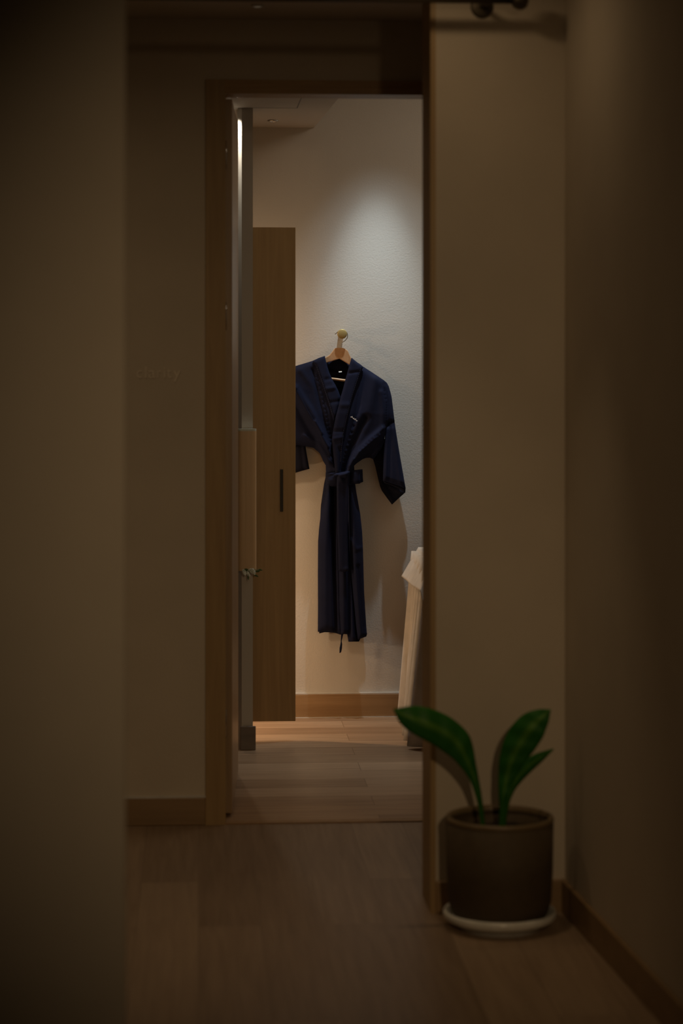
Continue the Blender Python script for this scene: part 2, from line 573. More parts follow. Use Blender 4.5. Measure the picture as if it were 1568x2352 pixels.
# room shell
MB().box(-1.6, 2.6, Y_BACK, Y_BACK + 0.1, 0, HIGH).build('wall_back', M_ROOMWALL, kind='structure')
MB().box(-1.65, -1.6, Y_ENDB, Y_BACK + 0.1, 0, HIGH).build('wall_room_left', M_ROOMWALL, kind='structure')
MB().box(2.6, 2.65, Y_ENDB, Y_BACK + 0.1, 0, HIGH).build('wall_room_right', M_ROOMWALL, kind='structure')
MB().box(-1.65, 2.65, Y_ENDB, Y_BACK + 0.1, HIGH, HIGH + 0.05).build('ceiling', M_CEIL, kind='structure')
MB().box(-1.6, 2.6, Y_END + 0.02, Y_ENDB, CEIL + 0.4, HIGH + 0.05).build('wall_above_door', M_WALL, kind='structure')
s0, s1 = at(720, 293, Y_BACK), onz(782, 220, SOFF)
sd = (s1 - s0)
s2 = s0 + sd * ((Y_ENDB - s0.y) / sd.y)
MB().prism([(-1.6, Y_BACK, SOFF), (s0.x, Y_BACK, SOFF), (s2.x, Y_ENDB, SOFF), (-1.6, Y_ENDB, SOFF)], (0, 0, 0), (0, 0, 0.3)).build('ceiling', M_CEIL, kind='structure')
MB().box(-1.6, 2.6, Y_BACK - 0.014, Y_BACK, 0, at(800, 1594, Y_BACK - 0.014).z).build('baseboard_back', M_SKIRT, kind='structure', bevel=0.003)
zc_ = at(800, 1594, Y_BACK - 0.014).z
MB().box(-1.6, 2.6, Y_BACK - 0.013, Y_BACK, zc_, zc_ + 0.004).box(-1.6, 2.6, Y_BACK - 0.018, Y_BACK - 0.012, 0, 0.003).build('trim_5', M_TRIMW, kind='structure')
# white partition and its grey baseboard
pxa, pxb = at(555, 1000, Y_PIER).x, at(580.5, 1000, Y_PIER).x
pxl = at(547, 1000, Y_PIER).x
MB().prism([(pxa, Y_PIER, 0), (pxb, Y_PIER, 0), (pxb, Y_PIER + 0.14, 0), (pxl - 0.002, Y_PIER + 0.14, 0), (pxl, Y_PIER + 0.035, 0)], (0, 0, 0), (0, 0, SOFF)).build('wall_partition', M_PIER, kind='structure')
bza = at(570, 1668, Y_PIER - 0.008).z
w = MB().box(pxa - 0.006, at(587, 1000, Y_PIER).x, Y_PIER - 0.012, Y_PIER, 0, bza)
w.build('baseboard_partition', M_GREYSKIRT, kind='structure', bevel=0.003)

# hatch and ceiling lamps
hc = onz(683, 245.5, SOFF)
h2 = onz(693, 222, SOFF)
hd = (h2 - hc).normalized()
hw = Vector((-1, 0.015, 0)).normalized()
A, B, C_, D = hc, hc + hd * 0.6, hc + hd * 0.6 + hw * 0.6, hc + hw * 0.6
hatch = thing('ceiling_hatch', 'square flush access hatch outlined in the low room ceiling', 'hatch', ((A + C_) / 2))
cen = (A + C_) / 2
MB().prism([cen + (p - cen) * 0.985 for p in (A, B, C_, D)], (0, 0, -0.0005), (0, 0, -0.005)).build('panel', M_CEIL, hatch)
w = MB()
for p, q_ in ((A, B), (B, C_), (C_, D), (D, A)):
    w.prism([p, q_, cen + (q_ - cen) * 0.985, cen + (p - cen) * 0.985], (0, 0, -0.0002), (0, 0, -0.0055))
w.build('gap_shade_strip', M_DARKMETAL, hatch)  # dark border strips stand in for the shade in the panel's recess


def downlight(label, c, r, lensmat, trim):
    t = thing('ceiling_light', label, 'ceiling light', c, 'recessed ceiling downlights')
    MB().lathe(c, [(r * 0.62, -0.0015), (r * 0.7, -0.006), (r, -0.004), (r, 0.0)], 36, False, False).build('trim_ring', trim, t, smooth=True)
    MB().lathe(c, [(r * 0.64, -0.0012), (r * 0.3, -0.0025), (0.001, -0.003)], 32, False, True).build('lens', lensmat, t, smooth=True)
    return t


downlight('small round downlight with chrome ring above the tall wooden wardrobe door', onz(627, 276, SOFF), 0.022, M_LENSC, M_CHROME)
downlight('small round downlight in the room ceiling at the top of the open door', onz(551, 221, SOFF) + Vector((0, 0.0, 0)), 0.014, M_LENSC, M_CHROME)
downlight('small round downlight in the dark corridor ceiling at the top of the photo', onz(591, 12, CEIL), 0.02, M_LENS, M_TRIMW)

# curtain rod over the opening
yr = Y_POTW - 0.12
r0, r1 = at(1186, 0, yr), at(330, 0, yr)
rz = r0.z
rod = thing('curtain_rod', 'dark round rod with a rounded end running across the top of the opening', 'curtain rod', (r0.x, yr, rz))
MB().tube([(r1.x - 0.2, yr, rz), (r0.x - 0.01, yr, rz)], 0.0105, 20).build('pole', M_DARKMETAL, rod, smooth=True)
w = MB().disc_axis((r0.x - 0.012, yr, rz), (1, 0, 0), [(0.012, 0), (0.02, 0.004), (0.0255, 0.016), (0.0255, 0.028), (0.019, 0.038), (0.006, 0.043)], 28)
w.build('finial', M_DARKMETAL, rod, smooth=True)
bxm = at(1120, 0, yr).x
w = MB().tube([(bxm, yr, rz), (bxm, Y_POTW - 0.004, rz)], 0.007, 14).disc_axis((bxm, Y_POTW - 0.0005, rz), (0, -1, 0), [(0.03, 0), (0.03, 0.004), (0.026, 0.006)], 24)
w.build('bracket', M_DARKMETAL, rod, smooth=True)

# lettering on the end wall
lt = thing('wall_lettering', 'faint tone on tone raised lettering reading clarity beside the door frame', 'lettering', at(360, 870, Y_END))


def text_mesh(body, size):
    cu = bpy.data.curves.new('letters', 'FONT')
    cu.body = body
    cu.size = size
    cu.extrude = 0.002
    cu.resolution_u = 4
    o = bpy.data.objects.new('letters', cu)
    COL.objects.link(o)
    bpy.context.view_layer.update()
    dg = bpy.context.evaluated_depsgraph_get()
    me = bpy.data.meshes.new_from_object(o.evaluated_get(dg))
    vs = [v.co.copy() for v in me.vertices]
    fs = [tuple(p.vertices) for p in me.polygons]
    bpy.data.objects.remove(o)
    bpy.data.curves.remove(cu)
    bpy.data.meshes.remove(me)
    return vs, fs


lettx = {'c': (314, 325), 'l': (333, 336.5), 'a': (341, 356), 'r': (361, 369), 'i': (376, 379.5), 't': (383, 393), 'y': (398, 414)}
for ch, (la, lb) in lettx.items():
    vs, fs = text_mesh(ch, 0.052)
    mnx, mxx = min(v.x for v in vs), max(v.x for v in vs)
    base = at(la, 868, Y_END)
    wid = at(lb, 868, Y_END).x - base.x
    k = wid / max(mxx - mnx, 1e-5)
    out = [Vector((base.x + (v.x - mnx) * k, Y_END - 0.0015 - v.z, base.z + v.y)) for v in vs]
    obj('letter', out, fs, M_LETTER, lt)

# ------------------------------------------------------------------ wardrobe with its open door
YW = 8.33
wx1 = at(678.5, 1000, YW).x
wz1 = at(620, 522, YW).z
wz0 = at(620, 1657, YW).z
ward = thing('wardrobe', 'tall wooden wardrobe with its door open, a dark slot pull near the door edge', 'wardrobe', (-0.2, YW + 0.25, 0))
hx = -0.16
w = MB()
w.box(-0.72, hx, YW + 0.03, YW + 0.05, 0.03, wz1).box(-0.72, hx, YW + 0.52, YW + 0.54, 0.03, wz1)
w.box(-0.72, -0.70, YW + 0.05, YW + 0.52, 0.03, wz1).box(-0.70, hx, YW + 0.05, YW + 0.52, wz1 - 0.02, wz1).box(-0.70, hx, YW + 0.05, YW + 0.52, 0.03, 0.05)
w.build('carcass', M_WARD, ward)
MB().box(-0.70, -0.2, YW + 0.10, YW + 0.48, 0, 0.03).build('plinth', M_SLOT, ward)
w = MB()
for hh in (0.5, 0.95):
    MB().box(-0.699, -0.3, YW + 0.051, YW + 0.519, hh, hh + 0.018).build('shelf', M_WARD, ward)
wd = MB().box(hx, wx1, YW, YW + 0.022, wz0, wz1).build('wardrobe_door', M_WARD, ward, bevel=0.0015)
sp0, sp1 = at(643, 1078, YW), at(650, 1175, YW)
MB().box(sp0.x, sp1.x, YW - 0.004, YW + 0.001, sp1.z, sp0.z).build('slot_pull', M_SLOT, wd, bevel=0.001)
w = MB().tube([(-0.165, YW + 0.21, 1.17), (-0.165, YW + 0.21, wz1 - 0.021)], 0.006, 10)
w.build('lamp_stem', M_CHROME, ward)

# tan upright on the partition, with the sprig at its foot
YT = Y_PIER - 0.03
t0, t1 = at(546, 985, YT), at(588.5, 1310, YT)
tc_ = thing('wall_case', 'slim upright tan wooden case with a pale glass rim fixed to the white partition', 'wall case', ((t0.x + t1.x) / 2, YT, t1.z))
cxm, rx = (t0.x + t1.x) / 2, (t1.x - t0.x) / 2
pts = []
for k in range(40):
    a = 2 * math.pi * k / 40
    e = 0.45
    pts.append((cxm + rx * math.copysign(abs(math.cos(a)) ** e, math.cos(a)), YT + 0.004 + 0.024 * math.copysign(abs(math.sin(a)) ** e, math.sin(a)), 0))
MB().prism(pts, (0, 0, t1.z), (0, 0, t0.z - 0.008)).build('body', M_TAN, tc_)
MB().prism(pts, (0, 0, t0.z - 0.008), (0, 0, t0.z)).build('glass_rim', M_GLASSRIM, tc_)

sg = thing('flower_sprig', 'small sprig of pale white flowers and green leaves under the tan wall case', 'flower sprig', (cxm, YT - 0.02, t1.z - 0.02))


def blade(cpx, cpy, ang, ln, wd_, mat, nm, Y, par, thick=0.0012):
    c = at(cpx, cpy, Y)
    u = Vector((math.cos(ang), -0.25, math.sin(ang))).normalized()
    v_ = Vector((-math.sin(ang), 0.0, math.cos(ang)))
    nn = u.cross(v_).normalized()
    V, Fc = [], []
    for i in range(7):
        t = i / 6
        hw_ = wd_ * math.sin(math.pi * (0.08 + 0.9 * t)) ** 0.8
        for s_ in (-1, 0, 1):
            V.append(c + u * ln * (t - 0.5) + v_ * hw_ * s_ + nn * (0.12 * ln * (t - 0.5) ** 2 * 4 + 0.25 * hw_ * abs(s_)))
    for i in range(6):
        for j in (0, 1):
            Fc.append((i * 3 + j, i * 3 + j + 1, i * 3 + j + 4, i * 3 + j + 3))
    o = obj(nm, V, Fc, mat, par, smooth=True)
    md = o.modifiers.new('solid', 'SOLIDIFY')
    md.thickness = thick
    return o


YS = YT - 0.022
for cpx, cpy, an, ln, wd_ in ((561, 1315, -1.2, .026, .007), (568, 1316, -0.75, .022, .006), (580, 1312, -0.6, .028, .009), (577, 1309, 0.1, .024, .006), (571, 1320, -1.0, .018, .005), (583, 1316, -1.1, .018, .005)):
    blade(cpx, cpy, an, ln, wd_, M_PETAL, 'petal', YS, sg)
for cpx, cpy, an, ln, wd_ in ((589, 1312, 0.15, .028, .004), (595, 1310, 0.9, .018, .004), (588, 1322, -0.5, .022, .0035), (599, 1309, -0.2, .014, .003), (565, 1309, 0.2, .018, .006), (570, 1327, -1.5, .018, .003)):
    blade(cpx, cpy, an, ln, wd_, M_SPRIG, 'leaf', YS, sg)
w = MB()
for e in ((600, 1309), (592, 1325), (570, 1332), (560, 1322)):
    w.tube([at(573, 1309, YS), at((573 + e[0]) / 2, (1309 + e[1]) / 2 - 1, YS - 0.003), at(e[0], e[1], YS)], 0.0009, 6)
w.tube([at(573, 1309, YS), at(573, 1306, YT)], 0.0009, 6)
w.build('stem', M_SPRIG, sg)

# ------------------------------------------------------------------ peg on the wall
kc = at(785.6, 767, Y_BACK - 0.075)
peg = thing('wall_peg', 'round brass peg on the back wall holding the robe hanger', 'wall hook', (kc.x, Y_BACK, kc.z))
MB().disc_axis((kc.x, Y_BACK - 0.0005, kc.z), (0, -1, 0), [(0.0105, 0), (0.0105, 0.06)], 28).build('shaft', M_BRASS, peg, smooth=True)
w = MB().disc_axis((kc.x, Y_BACK - 0.060, kc.z), (0, -1, 0), [(0.0115, 0), (0.0185, 0.003), (0.0198, 0.007), (0.0198, 0.013), (0.0188, 0.0165), (0.0165, 0.0175), (0.006, 0.0185), (0.001, 0.0188)], 48)
w.build('knob', M_BRASS, peg, smooth=True)

# ------------------------------------------------------------------ hanger
def R(px, py, dep):
    """point on the plane 'dep' metres in front of the back wall"""
    return at(px, py, Y_BACK - dep)


HD = 0.052
hg = thing('coat_hanger', 'pale wooden coat hanger with a wire hook inside the navy robe', 'hanger', R(783, 800, HD))
outl = [(768, 800), (775, 798.7), (787, 798.9), (794, 802), (798.7, 805.7), (801, 812), (806, 822), (822, 838), (846, 858), (874, 880), (872, 888),
        (846, 874), (822, 855), (802.5, 838), (779.5, 824), (750.8, 833), (724, 845), (700, 860), (680, 874), (677, 866), (700, 848), (724, 833), (747.6, 821), (757, 815), (764, 806)]
MB().prism([R(x, y, HD) for x, y in outl], (0, -0.007, 0), (0, 0.007, 0)).build('shoulder_arms', M_HANGER, hg, bevel=0.003)
wire = [(783.6, 803), (783.7, 797), (784.2, 791), (785.5, 787), (790, 784), (794.5, 780), (797.5, 775), (797.8, 769), (795.5, 763), (790, 759), (783, 758.6), (777, 761), (773, 764.5), (769, 768)]
wp = smooth_path([R(x, y, HD - 0.012 if i > 4 else HD - 0.012 * min(1, i / 4)) for i, (x, y) in enumerate(wire)], 5)
MB().tube(wp, 0.0016, 10).build('wire_hook', M_CHROME, hg, smooth=True)
MB().tube([R(690, 861, HD), R(872, 884, HD)], 0.0052, 16).build('trouser_bar', M_BAR, hg, smooth=True)
for sx, yy in ((690, 861), (872, 884)):
    MB().tube([R(sx, yy, HD), R(sx, yy - 12, HD)], 0.004, 8).build('bar_end', M_HANGER, hg)

# ------------------------------------------------------------------ robe : cloth panels built from outline + relief
def seg_dist(p, a, b_):
    ax, ay = a
    bx, by = b_
    dx, dy = bx - ax, by - ay
    L2 = dx * dx + dy * dy
    t = 0 if L2 == 0 else max(0, min(1, ((p[0] - ax) * dx + (p[1] - ay) * dy) / L2))
    return math.hypot(p[0] - ax - t * dx, p[1] - ay - t * dy), t


def poly_dist(p, pts):
    best, bt = 1e9, 0
    n = len(pts) - 1
    for i in range(n):
        d, t = seg_dist(p, pts[i], pts[i + 1])
        if d < best:
            best, bt = d, (i + t) / n
    return best, bt


def resample(pts, step, closed=True):
    out = []
    n = len(pts)
    for i in range(n if closed else n - 1):
        a, b_ = pts[i], pts[(i + 1) % n]
        k = max(1, int(math.hypot(b_[0] - a[0], b_[1] - a[1]) / step))
        for j in range(k):
            out.append((a[0] + (b_[0] - a[0]) * j / k, a[1] + (b_[1] - a[1]) * j / k))
    return out


def inside(p, poly):
    c = False
    n = len(poly)
    j = n - 1
    for i in range(n):
        if (poly[i][1] > p[1]) != (poly[j][1] > p[1]) and p[0] < (poly[j][0] - poly[i][0]) * (p[1] - poly[i][1]) / (poly[j][1] - poly[i][1]) + poly[i][0]:
            c = not c
        j = i
    return c


def cloth(name, outline, depth, mat, parent, step=4.0, folds=(), edge=(6.0, 0.010), thick=0.006, extra=None, steps=()):
    """A closed cloth panel with real relief.  outline: silhouette measured on the robe's plane;
    depth(x, y): distance of the cloth in front of the wall; folds: (polyline, width, height[, end height])"""
    ol = resample(outline, step)
    pts = [Vector(p) for p in ol]
    xs = [p[0] for p in ol]
    ys = [p[1] for p in ol]
    y = min(ys) + step * 0.5
    row = 0
    while y < max(ys):
        x = min(xs) + (step * 0.5 if row % 2 else 0)
        while x < max(xs):
            if inside((x, y), ol):
                d, _ = poly_dist((x, y), ol + [ol[0]])
                if d > step * 0.55:
                    pts.append(Vector((x, y)))
            x += step
        y += step * 0.87
        row += 1
    n0 = len(ol)
    res = delaunay_2d_cdt(pts, [], [list(range(n0))], 1, 1e-4)
    V2, F2 = res[0], res[2]
    front, back = [], []
    ring = ol + [ol[0]]
    for v in V2:
        p = (v.x, v.y)
        ed, _ = poly_dist(p, ring)
        dep = depth(*p)
        dep -= edge[1] * math.exp(-(ed / edge[0]) ** 1.3)
        for fo in folds:
            d, t = poly_dist(p, fo[0])
            h = fo[2] + ((fo[3] - fo[2]) * t if len(fo) > 3 else 0)
            dep += h * math.exp(-(d / fo[1]) ** 2)
        for pl_, h_, dec_ in steps:
            best, sg_, tt = 1e9, 0, 0
            for k_ in range(len(pl_) - 1):
                d, t = seg_dist(p, pl_[k_], pl_[k_ + 1])
                if d < best:
                    (ax, ay), (bx, by) = pl_[k_], pl_[k_ + 1]
                    cr_ = (bx - ax) * (p[1] - ay) - (by - ay) * (p[0] - ax)
                    best, sg_ = d, (1 if cr_ > 0 else -1)
                    tt = (k_ + t) / (len(pl_) - 1)
            end_ = min(1.0, 6 * min(tt + 0.05, 1.05 - tt))
            if sg_ > 0:
                dep += h_ * end_ * math.exp(-(best / dec_) ** 1.5)
        front.append(at(p[0], p[1], Y_BACK - dep))
        back.append(at(p[0], p[1], Y_BACK - dep) + Vector((0, thick, 0)))
    n = len(V2)
    faces = [tuple(f) for f in F2] + [tuple(i + n for i in reversed(f)) for f in F2]
    ec = {}
    for f in F2:
        for i in range(len(f)):
            e = (f[i], f[(i + 1) % len(f)])
            k = (min(e), max(e))
            ec.setdefault(k, []).append(e)
    for k, l in ec.items():
        if len(l) == 1:
            a, b_ = l[0]
            faces.append((b_, a, a + n, b_ + n))
    return obj(name, front + back, faces, mat, parent, smooth=True)


robe = thing('kimono_robe', 'navy blue kimono robe with a tied belt hanging from the wall peg', 'robe', R(783, 1470, 0.05))


def lerp(a, b_, t):
    t = max(0, min(1, t))
    return a + (b_ - a) * t


def d_body(x, y):
    # shoulders rest on the hanger, chest hangs free, waist drawn in
    t = (y - 820) / 260
    c = lerp(0.066, 0.080, t * 2) if t < 0.5 else lerp(0.080, 0.072, (t - .5) * 2)
    return c


# back of the robe seen inside the neck
cloth('back_panel', [(744, 826), (754, 829), (779, 838), (801, 834), (808, 822), (815, 850), (806, 900), (782, 935), (764, 925), (748, 880)],
      lambda x, y: 0.026, M_NAVYIN, robe, 5, edge=(4, 0.002), folds=[([(752, 858), (800, 862)], 2.5, 0.004)])
cloth('neck_yoke', [(750, 832), (779, 824), (803, 837), (800, 852), (778, 850), (756, 847)], lambda x, y: 0.036, M_NAVY, robe, 4, edge=(3, 0.002))
lab = [(777.4, 852.2), (784.6, 851.5), (784.9, 854.6), (777.8, 855.3)]
cl = MB().prism([R(x, y, 0.040 if i_l < 2 else 0.055) for i_l, (x, y) in enumerate(lab)], (0, -0.0008, 0), (0, 0.0008, 0)).build('care_label', M_LABEL, robe)
cl['label'] = 'tiny white care label'

# left front (viewer's left), passes under the right front
left_front = [(746, 818), (735, 821), (717, 829), (698, 835), (679, 840.5), (660, 848), (640, 862), (628, 874), (620, 900), (610, 950), (606, 985), (630, 1004), (650, 1018),
              (665, 1021), (680, 1022.5), (694, 1024), (706, 1025.7), (720, 1029), (727, 1035), (734, 1041), (739, 1052), (742.5, 1060), (748, 1069), (748.5, 1092),
              (795, 1092), (792, 1040), (790, 990), (783, 950), (778, 925), (770, 900), (762, 880), (752, 850)]
cloth('front_panel', left_front, d_body, M_NAVY, robe, 3.6,
      folds=[([(679, 890), (712, 940), (738, 990), (762, 1040), (773, 1082)], 6, 0.016, 0.012),
             ([(655, 880), (690, 950), (722, 1010), (750, 1075)], 8, -0.012, -0.008),
             ([(720, 850), (735, 920), (752, 990), (768, 1070)], 6, -0.012, -0.010),
             ([(700, 1000), (730, 1020), (756, 1062)], 5, 0.008, 0.010),
             ([(690, 850), (712, 880), (730, 905)], 7, 0.006, 0.0)],
      steps=[([(668, 868), (690, 912), (714, 952), (738, 992), (758, 1036), (772, 1086)], 0.014, 22), ([(722, 842), (734, 890), (746, 940), (758, 1000), (766, 1040)], 0.008, 10)],
      edge=(5, 0.014), thick=0.007)
# right front (viewer's right), on top
right_front = [(807, 821.5), (820, 832), (833, 841.5), (857, 857), (881, 873), (888, 879), (892.5, 887), (896, 899), (899, 911), (902, 935), (905, 960), (906, 967),
               (893, 973), (887, 985), (884, 1000), (881, 1018), (876, 1030), (868, 1041), (861, 1051), (857, 1055), (849, 1051.5), (840, 1052), (832, 1055), (825, 1060), (818, 1065), (813, 1070),
               (814, 1092), (768, 1092), (765, 1067), (764, 1040), (761.5, 1013), (764, 995), (770, 961), (781, 915), (787, 896), (792, 876), (801, 843)]
cloth('front_panel', right_front, lambda x, y: d_body(x, y) + 0.010, M_NAVY, robe, 3.4,
      folds=[([(880, 985), (850, 1010), (825, 1035), (806, 1062), (798, 1084)], 6, 0.015, 0.013),
             ([(884, 1012), (850, 1038), (820, 1058), (808, 1078)], 5, -0.008, -0.007),
             ([(840, 960), (820, 1000), (803, 1040), (793, 1080)], 7, -0.014, -0.011),
             ([(862, 870), (850, 930), (836, 980)], 13, 0.012, 0.004),
             ([(832, 846), (826, 900), (816, 960), (802, 1030), (790, 1085)], 5, -0.006, -0.009),
             ([(884, 882), (888, 920), (892, 962)], 5, -0.008, -0.004),
             ([(876, 900), (880, 940), (878, 980)], 5, 0.006, 0.004)],
      steps=[([(796, 1088), (806, 1062), (826, 1036), (852, 1012), (882, 990)], 0.013, 18), ([(786, 1088), (794, 1040), (808, 990), (826, 940)], 0.007, 14), ([(884, 1010), (887, 960), (886, 920), (880, 884)], -0.006, 8)],
      edge=(5, 0.014), thick=0.007)
# collar bands
band_l = [(745.6, 817.6), (748.8, 831), (752, 843), (755.5, 855), (763, 872), (770.6, 884.8), (776, 896), (781.5, 911), (779, 928), (774, 948), (768.5, 966), (766, 969),
          (762, 955), (757, 937), (752, 920), (748.9, 910.8), (742, 890), (736, 872), (729, 851), (725, 841), (718, 830), (731, 822.5)]
cloth('collar', band_l, lambda x, y: d_body(x, y) + 0.009, M_NAVY, robe, 3.2, edge=(2.5, 0.006), thick=0.008,
      folds=[([(750, 893), (768, 890)], 4, 0.004), ([(748, 872), (764, 868)], 4, -0.003), ([(756, 925), (776, 922)], 4, -0.003)])
band_r = [(807, 822), (812, 826), (820, 832), (829, 838), (834, 842.5), (830, 852), (826.5, 860), (822, 876), (816, 893), (811, 910), (807, 924), (803, 942), (798.5, 958.5), (794, 980), (789.5, 1002), (786, 1035), (783.6, 1067), (782, 1088), (770, 1088),
          (768, 1067), (765, 1040), (761.9, 1013), (764, 995), (770, 961), (776, 938), (781.5, 915), (787, 896), (792.5, 876), (797, 860), (801, 843.5)]
cloth('collar', band_r, lambda x, y: d_body(x, y) + 0.021, M_NAVY, robe, 3.2, edge=(2.5, 0.006), thick=0.008,
      folds=[([(766, 990), (790, 990)], 4, -0.003), ([(765, 1008), (788, 1004)], 4, 0.003), ([(800, 857), (822, 854)], 3, -0.004), ([(780, 1030), (782, 1080)], 4, -0.004), ([(784, 930), (800, 930)], 6, 0.003)])
# seam stitching along both collar seams
for pth, dd in (([(725, 843), (736, 874), (746, 904), (753, 926), (762, 958)], 0.008), ([(831, 846), (823, 872), (812, 905), (804, 934), (796, 968), (790, 996), (786, 1036), (784, 1066)], 0.0195)):
    w = MB()
    rs = resample(pth, 4.2, False)
    for i in range(0, len(rs) - 1):
        a, b_ = rs[i], rs[i + 1]
        sgn = 2.6 if dd < 0.01 else -2.6
        p0 = (a[0] + sgn, a[1])
        p1 = (a[0] + sgn + (b_[0] - a[0]) * .55, a[1] + (b_[1] - a[1]) * .55)
        w.tube([R(p0[0], p0[1], d_body(*p0) + dd + 0.0012), R(p1[0], p1[1], d_body(*p1) + dd + 0.0012)], 0.0012, 5)
    w.build('seam_stitching', M_STITCH, robe)
# embroidery
emb = [(805, 957), (806.6, 959), (807.2, 957.2), (808.5, 956.8), (809.2, 958.8), (810.6, 960.9), (812, 962), (813, 960.2), (812.9, 962), (814.3, 964.4), (815.6, 962.6), (817, 962.7), (817.2, 965), (818.4, 966.8), (820.8, 966.4)]
eo = MB().tube([R(x, y, d_body(x, y) + 0.0185) for x, y in smooth_path([(a, b_, 0) for a, b_ in emb], 3) and [(v[0], v[1]) for v in smooth_path([(a, b_, 0) for a, b_ in emb], 3)]], 0.0009, 6).build('embroidery', M_WHITETHREAD, robe, smooth=True)
eo['label'] = 'small white cursive embroidery on the chest'

# sleeves (each a front face, a back face and a dark mouth)
def d_sl(x, y):
    return lerp(0.082, 0.100, (y - 960) / 160)


sl_r = cloth('sleeve', [(885.5, 985), (892, 972), (905.5, 965), (907.5, 980), (911, 1002), (914.5, 1024), (918, 1045), (921.3, 1065), (924.5, 1084), (928, 1103), (931.2, 1121), (929, 1122), (915, 1116), (897, 1110), (879.5, 1104), (880, 1075), (881.3, 1045), (883, 1015)],
             d_sl, M_NAVY, robe, 3.4, edge=(4, 0.012), thick=0.006,
             folds=[([(890, 985), (886, 1040), (884, 1100)], 3.5, 0.005), ([(895, 980), (894, 1040), (893, 1100)], 4, -0.005), ([(905, 985), (913, 1040), (922, 1105)], 6, 0.006), ([(884, 1098), (905, 1106), (926, 1115)], 1.6, -0.003)])
cloth('sleeve_lining', [(856, 1052), (868, 1038), (880, 1010), (900, 1000), (910, 1005), (918, 1045), (925, 1085), (931.2, 1121), (930.6, 1131), (916, 1144), (900, 1159), (888, 1143), (877, 1127.6), (872.5, 1117), (868, 1099), (862, 1072)],
      lambda x, y: lerp(0.052, 0.044, (y - 1000) / 150), M_NAVYIN, robe, 4, edge=(4, 0.006), folds=[([(878, 1110), (886, 1128), (902, 1155)], 3, 0.006), ([(896, 1118), (926, 1134)], 4, 0.006)])
cloth('sleeve_hem', [(879.5, 1103.5), (897, 1109.5), (915, 1115.5), (930, 1121.5), (931, 1127), (929.5, 1131), (912, 1121), (896, 1114), (883, 1110)], lambda x, y: 0.088, M_NAVYIN, robe, 3, edge=(3, 0.006))
cloth('sleeve', [(612, 985), (640, 1008), (665, 1018), (690, 1020), (701, 1022), (704, 1042), (710.5, 1077), (695, 1081), (680, 1085.5), (655, 1092), (630, 1098), (608, 1104), (596, 1090), (600, 1040)],
      lambda x, y: 0.058, M_NAVYIN, robe, 4, edge=(4, 0.008), folds=[([(650, 1015), (660, 1090)], 8, 0.01), ([(690, 1015), (697, 1080)], 4, -0.004)])

# skirt
sk_back = [(750, 1085), (812, 1085), (818, 1130), (826, 1180), (832, 1260), (836, 1360), (841, 1440), (842.5, 1456), (840, 1461), (828, 1466), (824, 1473.8), (800, 1474), (797, 1456), (780, 1455), (760, 1452.5), (745, 1452), (733, 1455), (733, 1452), (731, 1400), (732, 1250), (737, 1160), (744, 1112)]
cloth('back_panel', sk_back, lambda x, y: 0.030, M_NAVYIN, robe, 6, edge=(5, 0.004))


def d_sk(x, y):
    t = (y - 1085) / 380
    return lerp(0.072, 0.078, t)


sk_l = [(748, 1085), (778, 1085), (783, 1120), (784, 1200), (786, 1300), (787, 1380), (789, 1457), (781, 1457.5), (770, 1454), (760, 1453), (746, 1450.5), (729.8, 1451.5), (730.2, 1385), (729.8, 1322), (730.4, 1244), (732.5, 1216), (738, 1168), (743.5, 1116), (747.8, 1106)]
cloth('skirt_panel', sk_l, d_sk, M_NAVY, robe, 4, edge=(5, 0.016), thick=0.007,
      folds=[([(756, 1112), (752, 1180), (748, 1260), (748, 1450)], 6, 0.010, 0.003), ([(764, 1112), (766, 1200), (768, 1320), (771, 1452)], 4.5, -0.022, -0.016),
             ([(750, 1108), (744, 1150), (738, 1200)], 3, -0.008, 0), ([(776, 1120), (778, 1300), (780, 1450)], 5, -0.004)])
sk_m = [(776, 1085), (800, 1085), (806, 1130), (807, 1230), (812, 1330), (818, 1400), (824, 1473.8), (800, 1474), (798, 1457), (783, 1456), (779, 1400), (777, 1300), (775, 1200)]
cloth('skirt_panel', sk_m, lambda x, y: d_sk(x, y) + 0.002, M_NAVY, robe, 4, edge=(4, 0.010), thick=0.007,
      folds=[([(796, 1110), (798, 1250), (800, 1340), (801, 1470)], 4, -0.012, -0.020), ([(788, 1200), (789, 1455)], 5, 0.006), ([(808, 1300), (815, 1400), (820, 1470)], 4, -0.010, -0.02)])
sk_r = [(798, 1085), (813, 1085), (815, 1112), (817, 1124), (823, 1158), (827, 1180), (831.5, 1222), (833.5, 1266), (835.5, 1342), (836.5, 1385), (840, 1440), (842.8, 1456), (841, 1462), (832, 1465.5), (822, 1469), (818, 1440), (810, 1355), (804, 1300), (800, 1260), (798, 1200), (797, 1130)]
cloth('skirt_panel', sk_r, lambda x, y: d_sk(x, y) + 0.010, M_NAVY, robe, 3.6, edge=(4.5, 0.016), thick=0.007,
      folds=[([(808, 1120), (812, 1200), (815, 1260), (826, 1460)], 7, 0.008, 0.006), ([(806, 1110), (818, 1150), (826, 1200)], 3, -0.007, 0), ([(822, 1300), (828, 1380), (835, 1458)], 3, -0.006),
             ([(806, 1240), (818, 1262), (830, 1258)], 4, 0.003)])

